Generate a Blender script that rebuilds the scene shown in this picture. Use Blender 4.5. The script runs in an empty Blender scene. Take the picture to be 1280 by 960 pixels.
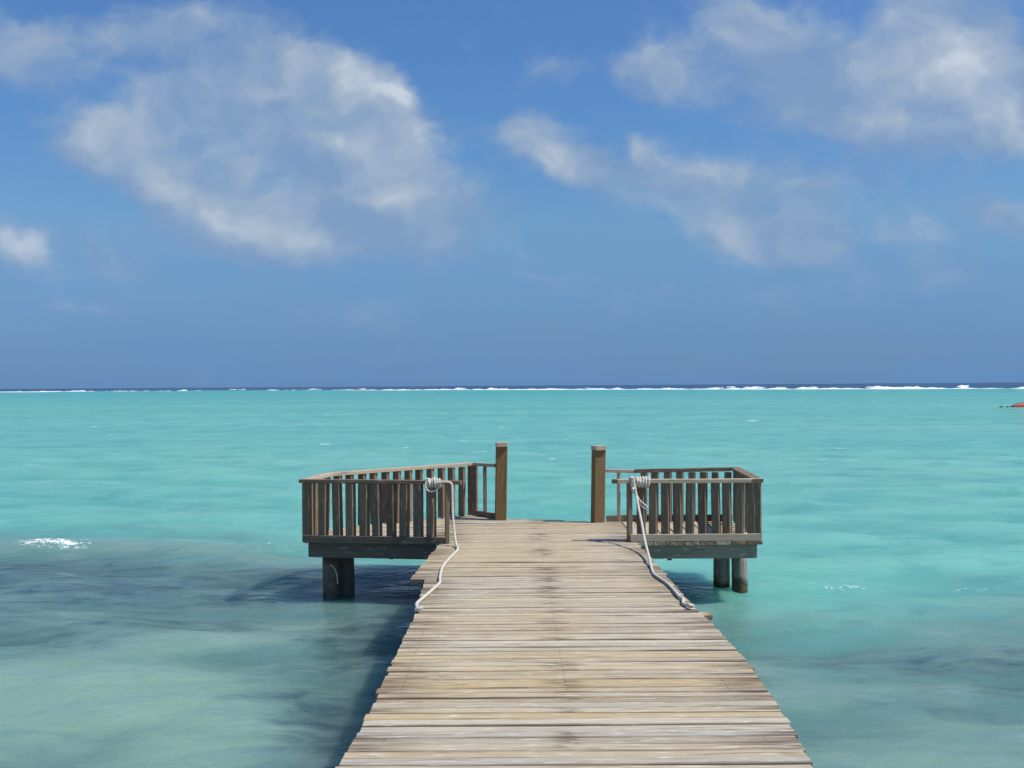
import bpy, bmesh, math, random
import numpy as np
from mathutils import Vector, Matrix

random.seed(7)
rng = np.random.default_rng(11)
scene = bpy.context.scene
COL = scene.collection

# ------------------------------------------------------------------ camera
F = 1350.0 / 1280.0            # focal length in picture widths
DECK = 0.75                    # deck height above the water (z = 0)
EYE = DECK + 1.90
PITCH = 2.0 / 1350.0
ROLL = math.radians(0.358)
fwd = Vector((0, math.cos(PITCH), math.sin(PITCH)))
zz = Vector((0, -math.sin(PITCH), math.cos(PITCH)))
xx = Vector((1, 0, 0))
right = xx * math.cos(ROLL) - zz * math.sin(ROLL)
up = xx * math.sin(ROLL) + zz * math.cos(ROLL)
cd = bpy.data.cameras.new('camera')
cam = bpy.data.objects.new('camera', cd)
COL.objects.link(cam)
m = Matrix((right, up, -fwd)).transposed().to_4x4()
m.translation = (0, 0, EYE)
cam.matrix_world = m
cd.sensor_width = 36.0
cd.lens = 36.0 * F
cd.clip_start = 0.1
cd.clip_end = 60000
scene.camera = cam

# ------------------------------------------------------------------ sun + sky direction
SUN_EL = math.radians(56)
SUN_A = math.radians(14)       # sun stands to the right (+X), a little towards the viewer
sun_dir = Vector((math.cos(SUN_EL) * math.cos(SUN_A), -math.cos(SUN_EL) * math.sin(SUN_A), math.sin(SUN_EL)))
ld = bpy.data.lights.new('sun', 'SUN')
ld.energy = 4.7
ld.angle = math.radians(0.5)
ld.color = (1.0, 0.95, 0.85)
lo = bpy.data.objects.new('sun', ld)
COL.objects.link(lo)
lo.rotation_euler = sun_dir.to_track_quat('Z', 'Y').to_euler()
lo.location = (20, -5, 30)


# ------------------------------------------------------------------ node helper
class NT:
    def __init__(self, tree):
        self.t = tree
        tree.nodes.clear()

    def new(self, kind, **kw):
        n = self.t.nodes.new(kind)
        for k, v in kw.items():
            setattr(n, k, v)
        return n

    def link(self, a, b):
        self.t.links.new(a, b)

    def put(self, sock, v):
        if isinstance(v, bpy.types.NodeSocket):
            self.link(v, sock)
        else:
            sock.default_value = v

    def math(self, op, a, b=None, c=None, clamp=False):
        n = self.new('ShaderNodeMath', operation=op, use_clamp=clamp)
        self.put(n.inputs[0], a)
        if b is not None:
            self.put(n.inputs[1], b)
        if c is not None:
            self.put(n.inputs[2], c)
        return n.outputs[0]

    def vmath(self, op, a, b=None, out=0):
        n = self.new('ShaderNodeVectorMath', operation=op)
        self.put(n.inputs[0], a)
        if b is not None:
            if op == 'SCALE':
                self.put(n.inputs['Scale'], b)
            else:
                self.put(n.inputs[1], b)
        return n.outputs[out]

    def sep(self, v):
        n = self.new('ShaderNodeSeparateXYZ')
        self.put(n.inputs[0], v)
        return n.outputs

    def comb(self, x, y, z=0.0):
        n = self.new('ShaderNodeCombineXYZ')
        for i, v in enumerate((x, y, z)):
            self.put(n.inputs[i], v)
        return n.outputs[0]

    def noise(self, vec, scale=1.0, detail=4.0, rough=0.5, out='Fac', dist=0.0):
        n = self.new('ShaderNodeTexNoise', noise_dimensions='3D')
        self.put(n.inputs['Vector'], vec)
        n.inputs['Scale'].default_value = scale
        n.inputs['Detail'].default_value = detail
        n.inputs['Roughness'].default_value = rough
        n.inputs['Distortion'].default_value = dist
        return n.outputs[out]

    def step(self, v, lo, hi, a=0.0, b=1.0):
        n = self.new('ShaderNodeMapRange', interpolation_type='SMOOTHSTEP')
        self.put(n.inputs['Value'], v)
        n.inputs['From Min'].default_value = lo
        n.inputs['From Max'].default_value = hi
        n.inputs['To Min'].default_value = a
        n.inputs['To Max'].default_value = b
        return n.outputs[0]

    def mix(self, fac, a, b, blend='MIX'):
        n = self.new('ShaderNodeMix', data_type='RGBA', blend_type=blend)
        self.put(n.inputs[0], fac)
        for s, v in ((n.inputs[6], a), (n.inputs[7], b)):
            if isinstance(v, tuple) and len(v) == 3:
                v = (*v, 1.0)
            self.put(s, v)
        return n.outputs[2]

    def ramp(self, fac, stops):
        n = self.new('ShaderNodeValToRGB')
        self.put(n.inputs[0], fac)
        e = n.color_ramp.elements
        while len(e) > 1:
            e.remove(e[-1])
        e[0].position, e[0].color = stops[0][0], (*stops[0][1], 1)
        for p, c in stops[1:]:
            k = e.new(p)
            k.color = (*c, 1)
        return n.outputs[0]

    def attr(self, name, out='Fac'):
        n = self.new('ShaderNodeAttribute', attribute_name=name)
        return n.outputs[out]


def srgb(r, g, b):
    f = lambda c: (c / 255 / 12.92) if c / 255 <= 0.04045 else ((c / 255 + 0.055) / 1.055) ** 2.4
    return (f(r), f(g), f(b))


# ------------------------------------------------------------------ world
world = bpy.data.worlds.new('World')
scene.world = world
world.use_nodes = True
world.cycles.sampling_method = 'MANUAL'
world.cycles.sample_map_resolution = 512
W = NT(world.node_tree)
wout = W.new('ShaderNodeOutputWorld')
bg = W.new('ShaderNodeBackground')
W.link(bg.outputs[0], wout.inputs[0])
SKY_STRENGTH = 0.1
bg.inputs['Strength'].default_value = SKY_STRENGTH
sky = W.new('ShaderNodeTexSky', sky_type='NISHITA')
sky.sun_disc = False
sky.sun_elevation = SUN_EL
sky.sun_rotation = math.atan2(sun_dir.x, sun_dir.y)
sky.altitude = 0
sky.air_density = 1.0
sky.dust_density = 0.6
sky.ozone_density = 2.0
K = 1.0 / SKY_STRENGTH
tc = W.new('ShaderNodeTexCoord')
D = tc.outputs['Generated']
dx, dy, dz = W.sep(D)
dys = W.math('MAXIMUM', dy, 0.08)
u = W.math('DIVIDE', dx, dys)
v = W.math('DIVIDE', dz, dys)
# tint of the clear sky with elevation: saturated, slightly dull towards the horizon
tint = W.ramp(W.step(dz, 0.0, 0.40), [
    (0.0, (0.33, 0.50, 0.82)), (0.1, (0.42, 0.64, 0.96)), (0.3, (0.56, 0.82, 1.04)), (0.6, (0.56, 0.88, 1.18)), (0.85, (0.57, 0.90, 1.25)), (1.0, (0.6, 0.92, 1.25))])
base = W.mix(1.0, sky.outputs[0], tint, 'MULTIPLY')
P0 = W.comb(u, v, 0.0)
warp = W.vmath('SUBTRACT', W.noise(W.vmath('MULTIPLY', P0, (1.0, 1.25, 1.0)), 9.0, 4.0, 0.55, 'Color'), (0.5, 0.5, 0.5))
warp2 = W.vmath('SUBTRACT', W.noise(W.vmath('MULTIPLY', P0, (1.0, 1.2, 1.0)), 34.0, 5.0, 0.6, 'Color'), (0.5, 0.5, 0.5))
P1 = W.vmath('ADD', P0, W.vmath('ADD', W.vmath('MULTIPLY', warp, (0.085, 0.060, 0.0)), W.vmath('MULTIPLY', warp2, (0.024, 0.018, 0.0))))
fine = W.noise(W.vmath('MULTIPLY', P1, (1.0, 1.35, 1.0)), 8.5, 8.0, 0.60)


def puv(px, py):
    return ((px - 640) / 1350.0, (482 - py + 0.0062 * (640 - px)) / 1350.0)


def blobs(items, P=None):
    P = P or P1
    acc = None
    for (px, py, rx, ry, rot, amp) in items:
        cx, cy = puv(px, py)
        mp = W.new('ShaderNodeMapping', vector_type='TEXTURE')
        W.link(P, mp.inputs[0])
        mp.inputs[1].default_value = (cx, cy, 0)
        mp.inputs[2].default_value = (0, 0, math.radians(rot))
        mp.inputs[3].default_value = (rx * 1.9 / 1350, ry * 1.9 / 1350, 1)
        g = W.new('ShaderNodeTexGradient', gradient_type='QUADRATIC_SPHERE')
        W.link(mp.outputs[0], g.inputs[0])
        acc = W.math('MULTIPLY', g.outputs['Fac'], amp) if acc is None else W.math('MULTIPLY_ADD', g.outputs['Fac'], amp, acc)
    return acc


BODY = ([
    (160, 45, 150, 50, 0, .75), (25, 45, 75, 48, -20, 1.3), (235, 25, 70, 40, 0, .8),
    (340, 135, 180, 62, -6, .95), (450, 165, 130, 60, -25, 1.4), (370, 75, 75, 45, -30, 1.25), (490, 110, 60, 30, -38, 1.5),
    (110, 180, 75, 42, -10, 1.5), (200, 215, 90, 36, -38, 1.5), (275, 275, 75, 40, -40, 1.4), (340, 300, 75, 28, -8, 1.1),
    (310, 205, 160, 70, -20, .70), (250, 110, 130, 40, 0, .3), (470, 250, 120, 36, 0, 1.25), (410, 280, 175, 50, 0, 1.1), (490, 300, 110, 34, 0, .75), (430, 318, 170, 22, 0, 0.8),
    (12, 315, 65, 34, -20, 1.4), (160, 335, 120, 30, -20, 0.5), (80, 285, 100, 26, 0, 0.45),
    (685, 185, 75, 34, -22, 1.3), (645, 165, 36, 30, 0, .9), (738, 208, 32, 24, 0, .9), (695, 88, 50, 20, 0, 0.75),
    (830, 65, 60, 36, -25, 1.0), (790, 92, 50, 30, 0, .9), (803, 185, 40, 24, -40, .75), (845, 255, 170, 65, -15, .50), (920, 270, 190, 75, -15, .28), (1080, 290, 200, 60, 0, .2),
    (920, 212, 90, 32, 0, .5), (940, 290, 110, 30, -15, 0.40), (995, 318, 55, 18, -10, 0.5), (1120, 300, 140, 34, 0, 0.45),
    (1130, 85, 180, 95, 0, 1.7), (1200, 60, 100, 60, 0, .8), (960, 50, 100, 62, -25, 1.15), (1180, 145, 140, 46, 0, 1.6), (1262, 150, 70, 40, 0, 1.3), (1030, 120, 80, 50, -30, .8),
    (1268, 265, 55, 28, -10, 1.1), (1030, 230, 170, 40, -10, 0.5), (660, 350, 70, 14, 0, 0.5), (860, 372, 190, 20, 0, 0.45), (1180, 355, 150, 24, 0, 0.45), (380, 385, 200, 22, 0, 0.42), (120, 380, 120, 18, 0, 0.4),
])
body = blobs(BODY)
body2 = blobs([b for b in BODY if b[5] >= 1.0], W.vmath('ADD', P1, (0.014, 0.030, 0.0)))
rim = W.math('MULTIPLY', W.math('SUBTRACT', body, body2), 0.17)
lit = blobs([
    (505, 120, 42, 22, -40, 1.5), (440, 85, 24, 20, 0, 1.0), (350, 105, 45, 16, 0, 0.7), (430, 175, 120, 34, 0, 0.5), (550, 175, 40, 36, 0, 0.6),
    (110, 175, 50, 32, 0, 0.7), (190, 215, 70, 26, -30, 0.65), (300, 285, 60, 26, -25, 0.6), (490, 245, 90, 24, 0, 0.8), (470, 180, 110, 30, 0, .45),
    (15, 315, 45, 22, 0, 0.9), (50, 60, 50, 30, 0, 0.5), (720, 195, 40, 22, -20, 0.5), (800, 185, 25, 12, -40, 0.5),
    (1200, 85, 70, 26, 0, 1.5), (1130, 110, 60, 24, 0, 0.6), (1120, 15, 26, 18, -30, 1.3), (920, 50, 45, 35, 0, 0.8), (1180, 160, 120, 22, 0, 0.7), (1265, 130, 30, 20, 0, 0.9), (815, 60, 25, 25, 0, 0.5)])
front = W.step(dy, 0.15, 0.4)
puff = W.noise(W.vmath('MULTIPLY', P1, (1.0, 1.25, 1.0)), 11.0, 3.5, 0.5)
puff2 = W.noise(W.vmath('ADD', W.vmath('MULTIPLY', P1, (1.0, 1.25, 1.0)), (0.020, 0.026, 0.0)), 11.0, 3.5, 0.5)
relief = W.math('MULTIPLY', W.math('SUBTRACT', puff, puff2), 1.9)
dens = W.math('MULTIPLY', W.math('MULTIPLY_ADD', W.math('SUBTRACT', fine, 0.5), 2.3, W.math('MINIMUM', body, 1.15)), front)
# unseen clouds added round the dome, their cover raised to neutralise the fill light
far_n = W.noise(W.vmath('MULTIPLY', D, (1.0, 1.0, 2.2)), 3.2, 6.0, 0.55)
other = W.math('MULTIPLY', W.math('MULTIPLY', W.step(far_n, 0.42, 0.60), W.step(dz, 0.03, 0.2)), W.math('SUBTRACT', 1.0, front))
alpha = W.math('MAXIMUM', W.step(dens, 0.08, 0.95, 0.0, 0.82), W.math('MULTIPLY', other, 0.55))
bright = W.math('ADD', W.math('ADD', W.math('MULTIPLY', lit, 0.42), W.math('ADD', relief, rim)), W.math('MULTIPLY', W.math('SUBTRACT', fine, 0.5), 0.55))
bright = W.math('ADD', bright, 0.12, clamp=True)
cloud = W.ramp(bright, [(0.0, srgb(131, 158, 194)), (0.3, srgb(149, 171, 198)), (0.6, srgb(172, 187, 204)), (1.0, srgb(212, 220, 227))])
cloudK = W.mix(1.0, cloud, (K, K, K), 'MULTIPLY')
col = W.mix(alpha, base, cloudK)
# thin dull band of far cloud standing over the horizon
veil = W.math('MULTIPLY', W.step(dz, 0.17, 0.0), W.step(W.noise(W.vmath('MULTIPLY', D, (1.0, 1.0, 5.0)), 6.0, 5.0, 0.5), 0.25, 0.75, 0.6, 0.85))
vc = srgb(100, 145, 199)
col = W.mix(veil, col, tuple(c * K for c in vc))
W.link(col, bg.inputs['Color'])


# ------------------------------------------------------------------ tagging
def tag(o, label=None, cat=None, group=None, kind=None):
    if label:
        o['label'] = label
    if cat:
        o['category'] = cat
    if group:
        o['group'] = group
    if kind:
        o['kind'] = kind
    return o


def link_mesh(name, me, mat, parent=None):
    o = bpy.data.objects.new(name, me)
    COL.objects.link(o)
    if mat:
        me.materials.append(mat)
    if parent:
        o.parent = parent
    return o


# ------------------------------------------------------------------ water
def lin(y, pts):
    return np.interp(y, [p[0] for p in pts], [p[1] for p in pts])


def reef_y(x):
    return lin(x, [(-900, 990), (-420, 890), (-200, 810), (0, 720), (110, 590), (215, 460), (500, 330), (1500, 200)])


def build_water():
    r = [1.0]
    while r[-1] < 50:
        r.append(r[-1] * 1.0105)
    while r[-1] < 220:
        r.append(r[-1] * 1.015)
    while r[-1] < 30000:
        r.append(r[-1] * 1.03)
    r = np.array(r)
    a = np.concatenate([np.radians(np.linspace(-180, -36, 90, endpoint=False)),
                        np.radians(np.linspace(-36, 36, 800, endpoint=False)),
                        np.radians(np.linspace(36, 180, 90, endpoint=False))])
    nr, na = len(r), len(a)
    R, A = np.meshgrid(r, a, indexing='ij')
    X = R * np.sin(A)
    Y = R * np.cos(A)
    Z = np.zeros_like(X)
    space = np.maximum(np.gradient(r)[:, None] * np.ones_like(A), R * np.abs(np.gradient(a))[None, :])
    hx, hy = np.zeros_like(X), np.zeros_like(X)
    for k in range(72):
        lam = math.exp(rng.uniform(math.log(0.32), math.log(5.0)))
        th = math.radians(-90 + rng.normal(0, 33) - 8)
        kx, ky = math.cos(th) * 2 * math.pi / lam, math.sin(th) * 2 * math.pi / lam
        slope = 0.033 * (1.0 if lam > 0.6 else 0.8)
        amp = slope * lam / (2 * math.pi)
        fade = np.clip((lam / space - 2.5) / 3.0, 0, 1)
        ph = kx * X + ky * Y + rng.uniform(0, 6.28)
        # slow modulation so that the pattern gathers in groups
        mod = 0.65 + 0.5 * np.sin(0.13 * X * rng.uniform(0.5, 1.6) + 0.17 * Y * rng.uniform(0.5, 1.6) + rng.uniform(0, 6.28))
        s, c = np.sin(ph), np.cos(ph)
        Z += amp * fade * mod * s
        q = 0.8 * amp * fade * mod
        hx += -q * kx / math.hypot(kx, ky) * -c
        hy += -q * ky / math.hypot(kx, ky) * -c
    crest_a = np.clip(.5 + Z / 0.15, 0, 1)
    # swell out at the reef and beyond
    for k in range(14):
        lam = rng.uniform(60, 160)
        th = math.radians(-90 + rng.normal(0, 25))
        kx, ky = math.cos(th) * 2 * math.pi / lam, math.sin(th) * 2 * math.pi / lam
        Z += 0.12 * np.sin(kx * X + ky * Y + rng.uniform(0, 6.28)) * np.clip((R - 420) / 300, 0, 1)
    X2, Y2 = X + hx, Y + hy
    foam = np.zeros_like(X)

    def crest(cx, cy, sx, sy, h, f):
        nonlocal Z, foam
        bend = 0.16 * ((X - cx) / sx) ** 2 * sy
        g = np.exp(-((X - cx) / sx) ** 2 - ((Y - cy - bend) / sy) ** 2)
        Z = Z + h * g
        foam = np.maximum(foam, f * np.exp(-(((X - cx) / (sx * .95)) ** 4) - ((Y - cy - bend + sy * .35) / (sy * .8)) ** 2))
    crest(-7.65, 18.0, 0.62, 0.30, 0.11, .80)
    crest(-3.8, 17.6, 0.5, 0.2, 0.09, 0.22)
    crest(4.35, 14.1, 0.6, 0.22, 0.05, 0.30)  # foam specks painted here for sun glints
    crest(6.0, 14.2, 0.3, 0.2, 0.04, 0.26)  # more pale specks in place of glints
    crest(-9.0, 18.4, 1.2, 0.35, 0.06, 0.12)
    deep = np.clip((Y - reef_y(X)) / 30 + 0.5, 0, 1)
    near = np.clip((400 - Y) / 200, 0, 1)
    # turbid shallow water near the shore and dark seaweed beds; pier shadow is painted in by the walkway
    murk = 1 - np.clip((Y - lin(X, [(-14, 21), (-6, 19.5), (-2, 17), (1, 14.5), (3, 12.3), (6, 13.5), (10, 14.5)])) / 7.0 + 0.5, 0, 1)
    dark = np.zeros_like(X)
    for (cx, cy, sx, sy, am) in [(-7.5, 15.6, 3.4, 1.5, 1.0), (-5.0, 14.2, 2.8, 1.3, .9), (-8.5, 12.8, 3.8, 1.2, .95), (-3.6, 15.0, 1.8, .9, .95), (-4.0, 12.2, 1.7, .6, .65), (-6.5, 11.6, 2.8, .7, .75),
                                 (-1.5, 14.3, 1.6, .9, .75), (-1.4, 11.3, .9, 2.4, .9), (-1.3, 8.4, .55, 1.8, 1.0), (-1.9, 9.3, .7, .4, .7),  # dark patches beside the walkway deepen the pier's shadow by colour
                                 (4.4, 10.2, 2.0, .7, .62), (2.8, 10.1, 1.1, .4, .55), (5.4, 9.4, 1.8, .9, .62), (3.6, 9.0, 1.0, .35, .45), (5.2, 12.4, 1.3, .3, .35), (2.2, 13.6, .8, .5, .4), (4.8, 8.0, 1.0, .3, .35)]:
        dark = np.maximum(dark, am * np.exp(-((X - cx) / sx) ** 2 - ((Y - cy) / sy) ** 2))
    pale = np.zeros_like(X)
    for (cx, cy, sx, sy, am) in [(-4.0, 9.2, 2.4, 1.5, 1.0), (-2.4, 8.0, .9, .7, 1.0), (-5.0, 7.4, 2.5, .8, .7), (-2.7, 12.2, 1.0, .5, .7), (3.6, 8.4, 1.1, .35, .6), (3.4, 9.2, 1.0, .2, .5), (2.0, 11.2, .5, .6, .5)]:
        pale = np.maximum(pale, am * np.exp(-((X - cx) / sx) ** 2 - ((Y - cy) / sy) ** 2))
    co = np.stack([X2, Y2, Z], -1).reshape(-1, 3)
    idx = np.arange(nr * na).reshape(nr, na)
    nx = np.roll(idx, -1, axis=1)
    q = np.stack([idx[:-1], idx[1:], nx[1:], nx[:-1]], -1).reshape(-1, 4)
    # centre fan
    cen = len(co)
    co = np.vstack([co, [[0, 0, 0]]])
    tri = np.stack([np.full(na, cen), idx[0], nx[0]], -1)
    loops = np.concatenate([q.reshape(-1), tri.reshape(-1)])
    nq, nt = len(q), len(tri)
    me = bpy.data.meshes.new('water')
    me.vertices.add(len(co))
    me.vertices.foreach_set('co', co.astype(np.float32).reshape(-1))
    me.loops.add(len(loops))
    me.loops.foreach_set('vertex_index', loops.astype(np.int32))
    me.polygons.add(nq + nt)
    st = np.concatenate([np.arange(nq) * 4, nq * 4 + np.arange(nt) * 3])
    me.polygons.foreach_set('loop_start', st.astype(np.int32))
    me.polygons.foreach_set('use_smooth', np.ones(nq + nt, bool))
    me.update(calc_edges=True)
    me.validate()
    for nm, arr in (('deep', deep), ('murk', murk), ('weed_shade', dark), ('pale', pale), ('foam', foam), ('crest', crest_a)):
        at = me.attributes.new(nm, 'FLOAT', 'POINT')
        at.data.foreach_set('value', np.append(arr.reshape(-1), arr[0].mean()).astype(np.float32))
    me.flip_normals() if me.polygons[10].normal.z < 0 else None
    return me


def water_material():
    mt = bpy.data.materials.new('sea water')
    mt.use_nodes = True
    N = NT(mt.node_tree)
    out = N.new('ShaderNodeOutputMaterial')
    geo = N.new('ShaderNodeNewGeometry')
    P = geo.outputs['Position']
    px, py, pz = N.sep(P)
    flat = N.comb(px, py, 0.0)
    deep, murk, weed_shade, pale, foam = [N.attr(a) for a in ('deep', 'murk', 'weed_shade', 'pale', 'foam')]
    # sand streaks along the crests, with the waves' light and dark put into colour
    wv = N.vmath('SUBTRACT', N.noise(flat, 0.9, 3, .55, 'Color'), (0.5, 0.5, 0.5))
    Q = N.vmath('ADD', flat, N.vmath('MULTIPLY', wv, (1.3, 0.8, 0)))
    str1 = N.noise(N.vmath('MULTIPLY', Q, (0.35, 1.1, 1)), 1.0, 6, .6)
    str2 = N.noise(N.vmath('MULTIPLY', Q, (0.9, 2.6, 1)), 1.0, 5, .6)
    str3 = N.noise(N.vmath('MULTIPLY', Q, (2.6, 8.0, 1)), 1.0, 4, .6)
    big = N.noise(N.vmath('MULTIPLY', flat, (0.012, 0.045, 1)), 1.0, 5, .55)
    mid = N.noise(N.vmath('MULTIPLY', flat, (0.05, 0.25, 1)), 1.0, 4, .6)
    gA = N.noise(N.vmath('MULTIPLY', flat, (.22, .16, 1)), 1.0, 4, .65)
    gB = N.noise(N.vmath('MULTIPLY', flat, (.05, .035, 1)), 1.0, 4, .6)
    gC = N.noise(N.vmath('MULTIPLY', Q, (1.5, 3.4, 1)), 1.0, 6, .68)
    # lagoon: turquoise over pale sand
    lag = N.mix(N.step(big, .35, .65), (0.120, 0.405, 0.345), (0.175, 0.465, 0.385))
    lag = N.mix(N.step(py, 60, 400), lag, (0.068, 0.37, 0.335))
    lag = N.mix(N.math('MULTIPLY', N.step(mid, .45, .75), .35), lag, (0.07, 0.30, 0.30))
    lag = N.mix(N.math('MULTIPLY', N.step(str1, .5, .8), .25), lag, (0.15, 0.40, 0.36))
    lag = N.mix(N.math('MULTIPLY', N.step(gA, .45, .70), .42), lag, (0.065, 0.275, 0.275))
    lag = N.mix(N.math('MULTIPLY', N.step(gB, .48, .72), .16), lag, (0.20, 0.43, 0.37))
    lag = N.mix(N.math('MULTIPLY', N.step(gC, .52, .75), N.step(py, 60, 15, 0, .35)), lag, (0.075, 0.27, 0.27))
    crs = N.attr('crest')  # wave light put into the colour: pale crests, dark troughs
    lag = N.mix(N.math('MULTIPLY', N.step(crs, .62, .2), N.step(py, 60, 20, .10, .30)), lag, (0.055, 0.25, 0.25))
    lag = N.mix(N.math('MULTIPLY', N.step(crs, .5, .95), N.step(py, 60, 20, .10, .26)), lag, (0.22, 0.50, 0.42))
    ch1 = N.noise(N.vmath('MULTIPLY', Q, (.75, 1.0, 1)), 1.0, 4, .65)  # light and dark facets of the chop, also put into the colour
    ch2 = N.noise(N.vmath('MULTIPLY', flat, (.45, .28, 1)), 1.0, 4, .65)
    lag = N.mix(N.math('MULTIPLY', N.step(ch1, .50, .68), N.step(py, 160, 30, .1, .38)), lag, (0.060, 0.25, 0.25))
    lag = N.mix(N.math('MULTIPLY', N.step(ch1, .50, .32), N.step(py, 160, 30, .1, .30)), lag, (0.21, 0.46, 0.40))
    lag = N.mix(N.math('MULTIPLY', N.step(ch2, .50, .68), N.step(py, 25, 80, .0, .42)), lag, (0.055, 0.26, 0.265))
    lag = N.mix(N.math('MULTIPLY', N.step(ch2, .48, .32), N.step(py, 25, 80, .0, .35)), lag, (0.18, 0.46, 0.40))
    # turbid water by the shore
    mk = N.mix(N.step(str1, .35, .7), (0.10, 0.205, 0.19), (0.155, 0.275, 0.235))
    mk = N.mix(N.math('MULTIPLY', N.step(str2, .45, .75), .5), mk, (0.21, 0.31, 0.26))
    mk = N.mix(N.math('MULTIPLY', N.step(gC, .48, .72), .4), mk, (0.065, 0.145, 0.15))
    mk = N.mix(N.math('MULTIPLY', N.step(str3, .5, .78), .35), mk, (0.20, 0.285, 0.25))
    mk = N.mix(N.math('MULTIPLY', N.step(crs, .6, .15), .4), mk, (0.06, 0.13, 0.14))  # trough shade and crest light coloured into the turbid water too
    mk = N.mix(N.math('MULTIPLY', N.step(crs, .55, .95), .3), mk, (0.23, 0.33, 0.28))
    mkf = N.step(N.math('ADD', murk, N.math('MULTIPLY', N.math('SUBTRACT', str1, .5), .9)), .2, .9)
    colr = N.mix(mkf, lag, mk)
    plf = N.step(N.math('ADD', pale, N.math('MULTIPLY', N.math('SUBTRACT', str1, .5), 1.2)), .15, .95, 0, .85)
    colr = N.mix(plf, colr, N.mix(N.step(gC, .35, .75), (0.225, 0.35, 0.275), (0.175, 0.30, 0.25)))
    wf = N.math('ADD', weed_shade, N.math('ADD', N.math('MULTIPLY', N.math('SUBTRACT', str1, .5), 1.1), N.math('MULTIPLY', N.math('SUBTRACT', gC, .5), 1.1)))
    wf = N.math('MULTIPLY', N.step(wf, .10, 1.05), N.step(weed_shade, .02, .2))
    colr = N.mix(N.math('MULTIPLY', wf, .86), colr, N.mix(N.step(gC, .35, .68), (0.078, 0.132, 0.142), (0.024, 0.055, 0.080)))
    # open sea beyond the reef
    reefband = N.math('MULTIPLY', N.step(deep, .0, .3), N.step(deep, .8, .5))
    colr = N.mix(deep, colr, N.mix(N.step(mid, .4, .7), (0.010, 0.042, 0.115), (0.022, 0.065, 0.145)))
    # foam: breaking crests, thin streaks and specks, some painted in place of sun glints
    fb = N.noise(flat, 7.0, 5, .65)
    fb2 = N.noise(flat, 30.0, 3, .6)
    nf = N.math('ADD', N.math('MULTIPLY', N.math('SUBTRACT', fb, .5), 1.5), N.math('MULTIPLY', N.math('SUBTRACT', fb2, .5), 1.2))
    ff = N.math('MULTIPLY', N.step(N.math('ADD', foam, N.math('MULTIPLY', nf, 2.0)), .40, 1.0, 0, .88), N.step(foam, .05, .2))
    capn = N.noise(N.vmath('MULTIPLY', flat, (0.5, 1.1, 1)), 1.0, 3, .6)
    capb = N.noise(N.vmath('MULTIPLY', flat, (0.02, 0.035, 1)), 1.0, 2, .5)
    caps = N.math('MULTIPLY', N.step(N.math('MULTIPLY_ADD', capb, .35, capn), .875, .91), N.step(py, 24, 60))
    ff = N.math('MAXIMUM', ff, N.math('MULTIPLY', caps, .8))
    # ripples
    r1 = N.noise(N.vmath('MULTIPLY', flat, (2.2, 4.5, 1)), 1.0, 5, .6, dist=.4)
    r2 = N.noise(N.vmath('MULTIPLY', flat, (0.5, 1.6, 1)), 1.0, 6, .62)
    r3 = N.noise(N.vmath('MULTIPLY', flat, (0.10, 0.4, 1)), 1.0, 4, .6)
    r0 = N.noise(N.vmath('MULTIPLY', flat, (5.5, 11, 1)), 1.0, 4, .6, dist=.6)
    hgt = N.math('ADD', N.math('MULTIPLY_ADD', r0, .014, N.math('MULTIPLY', r1, .042)), N.math('MULTIPLY', r2, .10))
    hgt = N.math('ADD', hgt, N.math('MULTIPLY', N.math('MULTIPLY', r3, .7), N.step(py, 30, 90)))
    bump = N.new('ShaderNodeBump')
    bump.inputs['Strength'].default_value = 1.0
    bump.inputs['Distance'].default_value = 1.0
    N.put(bump.inputs['Height'], hgt)
    # turbid water: the light spreads some way under the surface before it comes back
    dif = N.new('ShaderNodeSubsurfaceScattering', falloff='BURLEY')
    N.link(colr, dif.inputs['Color'])
    dif.inputs['Scale'].default_value = 0.8
    dif.inputs['Radius'].default_value = (.6, 1.0, 1.05)
    soft = N.new('ShaderNodeBump')
    soft.inputs['Strength'].default_value = 0.35
    soft.inputs['Distance'].default_value = 1.0
    N.put(soft.inputs['Height'], hgt)
    N.link(soft.outputs[0], dif.inputs['Normal'])
    lam = N.new('ShaderNodeBsdfDiffuse')
    N.link(colr, lam.inputs['Color'])
    N.link(bump.outputs[0], lam.inputs['Normal'])
    body = N.new('ShaderNodeMixShader')
    body.inputs[0].default_value = .10
    N.link(dif.outputs[0], body.inputs[1])
    N.link(lam.outputs[0], body.inputs[2])
    glo = N.new('ShaderNodeBsdfGlossy')
    glo.inputs['Roughness'].default_value = 0.06
    glo.inputs['Color'].default_value = (.95, .95, .95, 1)
    N.link(bump.outputs[0], glo.inputs['Normal'])
    fr = N.new('ShaderNodeFresnel')
    fr.inputs['IOR'].default_value = 1.33
    N.link(bump.outputs[0], fr.inputs['Normal'])
    fac = N.math('MINIMUM', N.math('MULTIPLY', fr.outputs[0], 1.0), .42)
    ms = N.new('ShaderNodeMixShader')
    N.put(ms.inputs[0], fac)
    N.link(body.outputs[0], ms.inputs[1])
    N.link(glo.outputs[0], ms.inputs[2])
    fo = N.new('ShaderNodeBsdfDiffuse')
    fo.inputs['Color'].default_value = (.82, .85, .85, 1)
    ms2 = N.new('ShaderNodeMixShader')
    N.put(ms2.inputs[0], ff)
    N.link(ms.outputs[0], ms2.inputs[1])
    N.link(fo.outputs[0], ms2.inputs[2])
    N.link(ms2.outputs[0], out.inputs[0])
    return mt


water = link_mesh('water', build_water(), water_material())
tag(water, 'turquoise lagoon with dark seaweed patches and painted pier shade near the pier, navy sea beyond', 'water', kind='structure')


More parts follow.
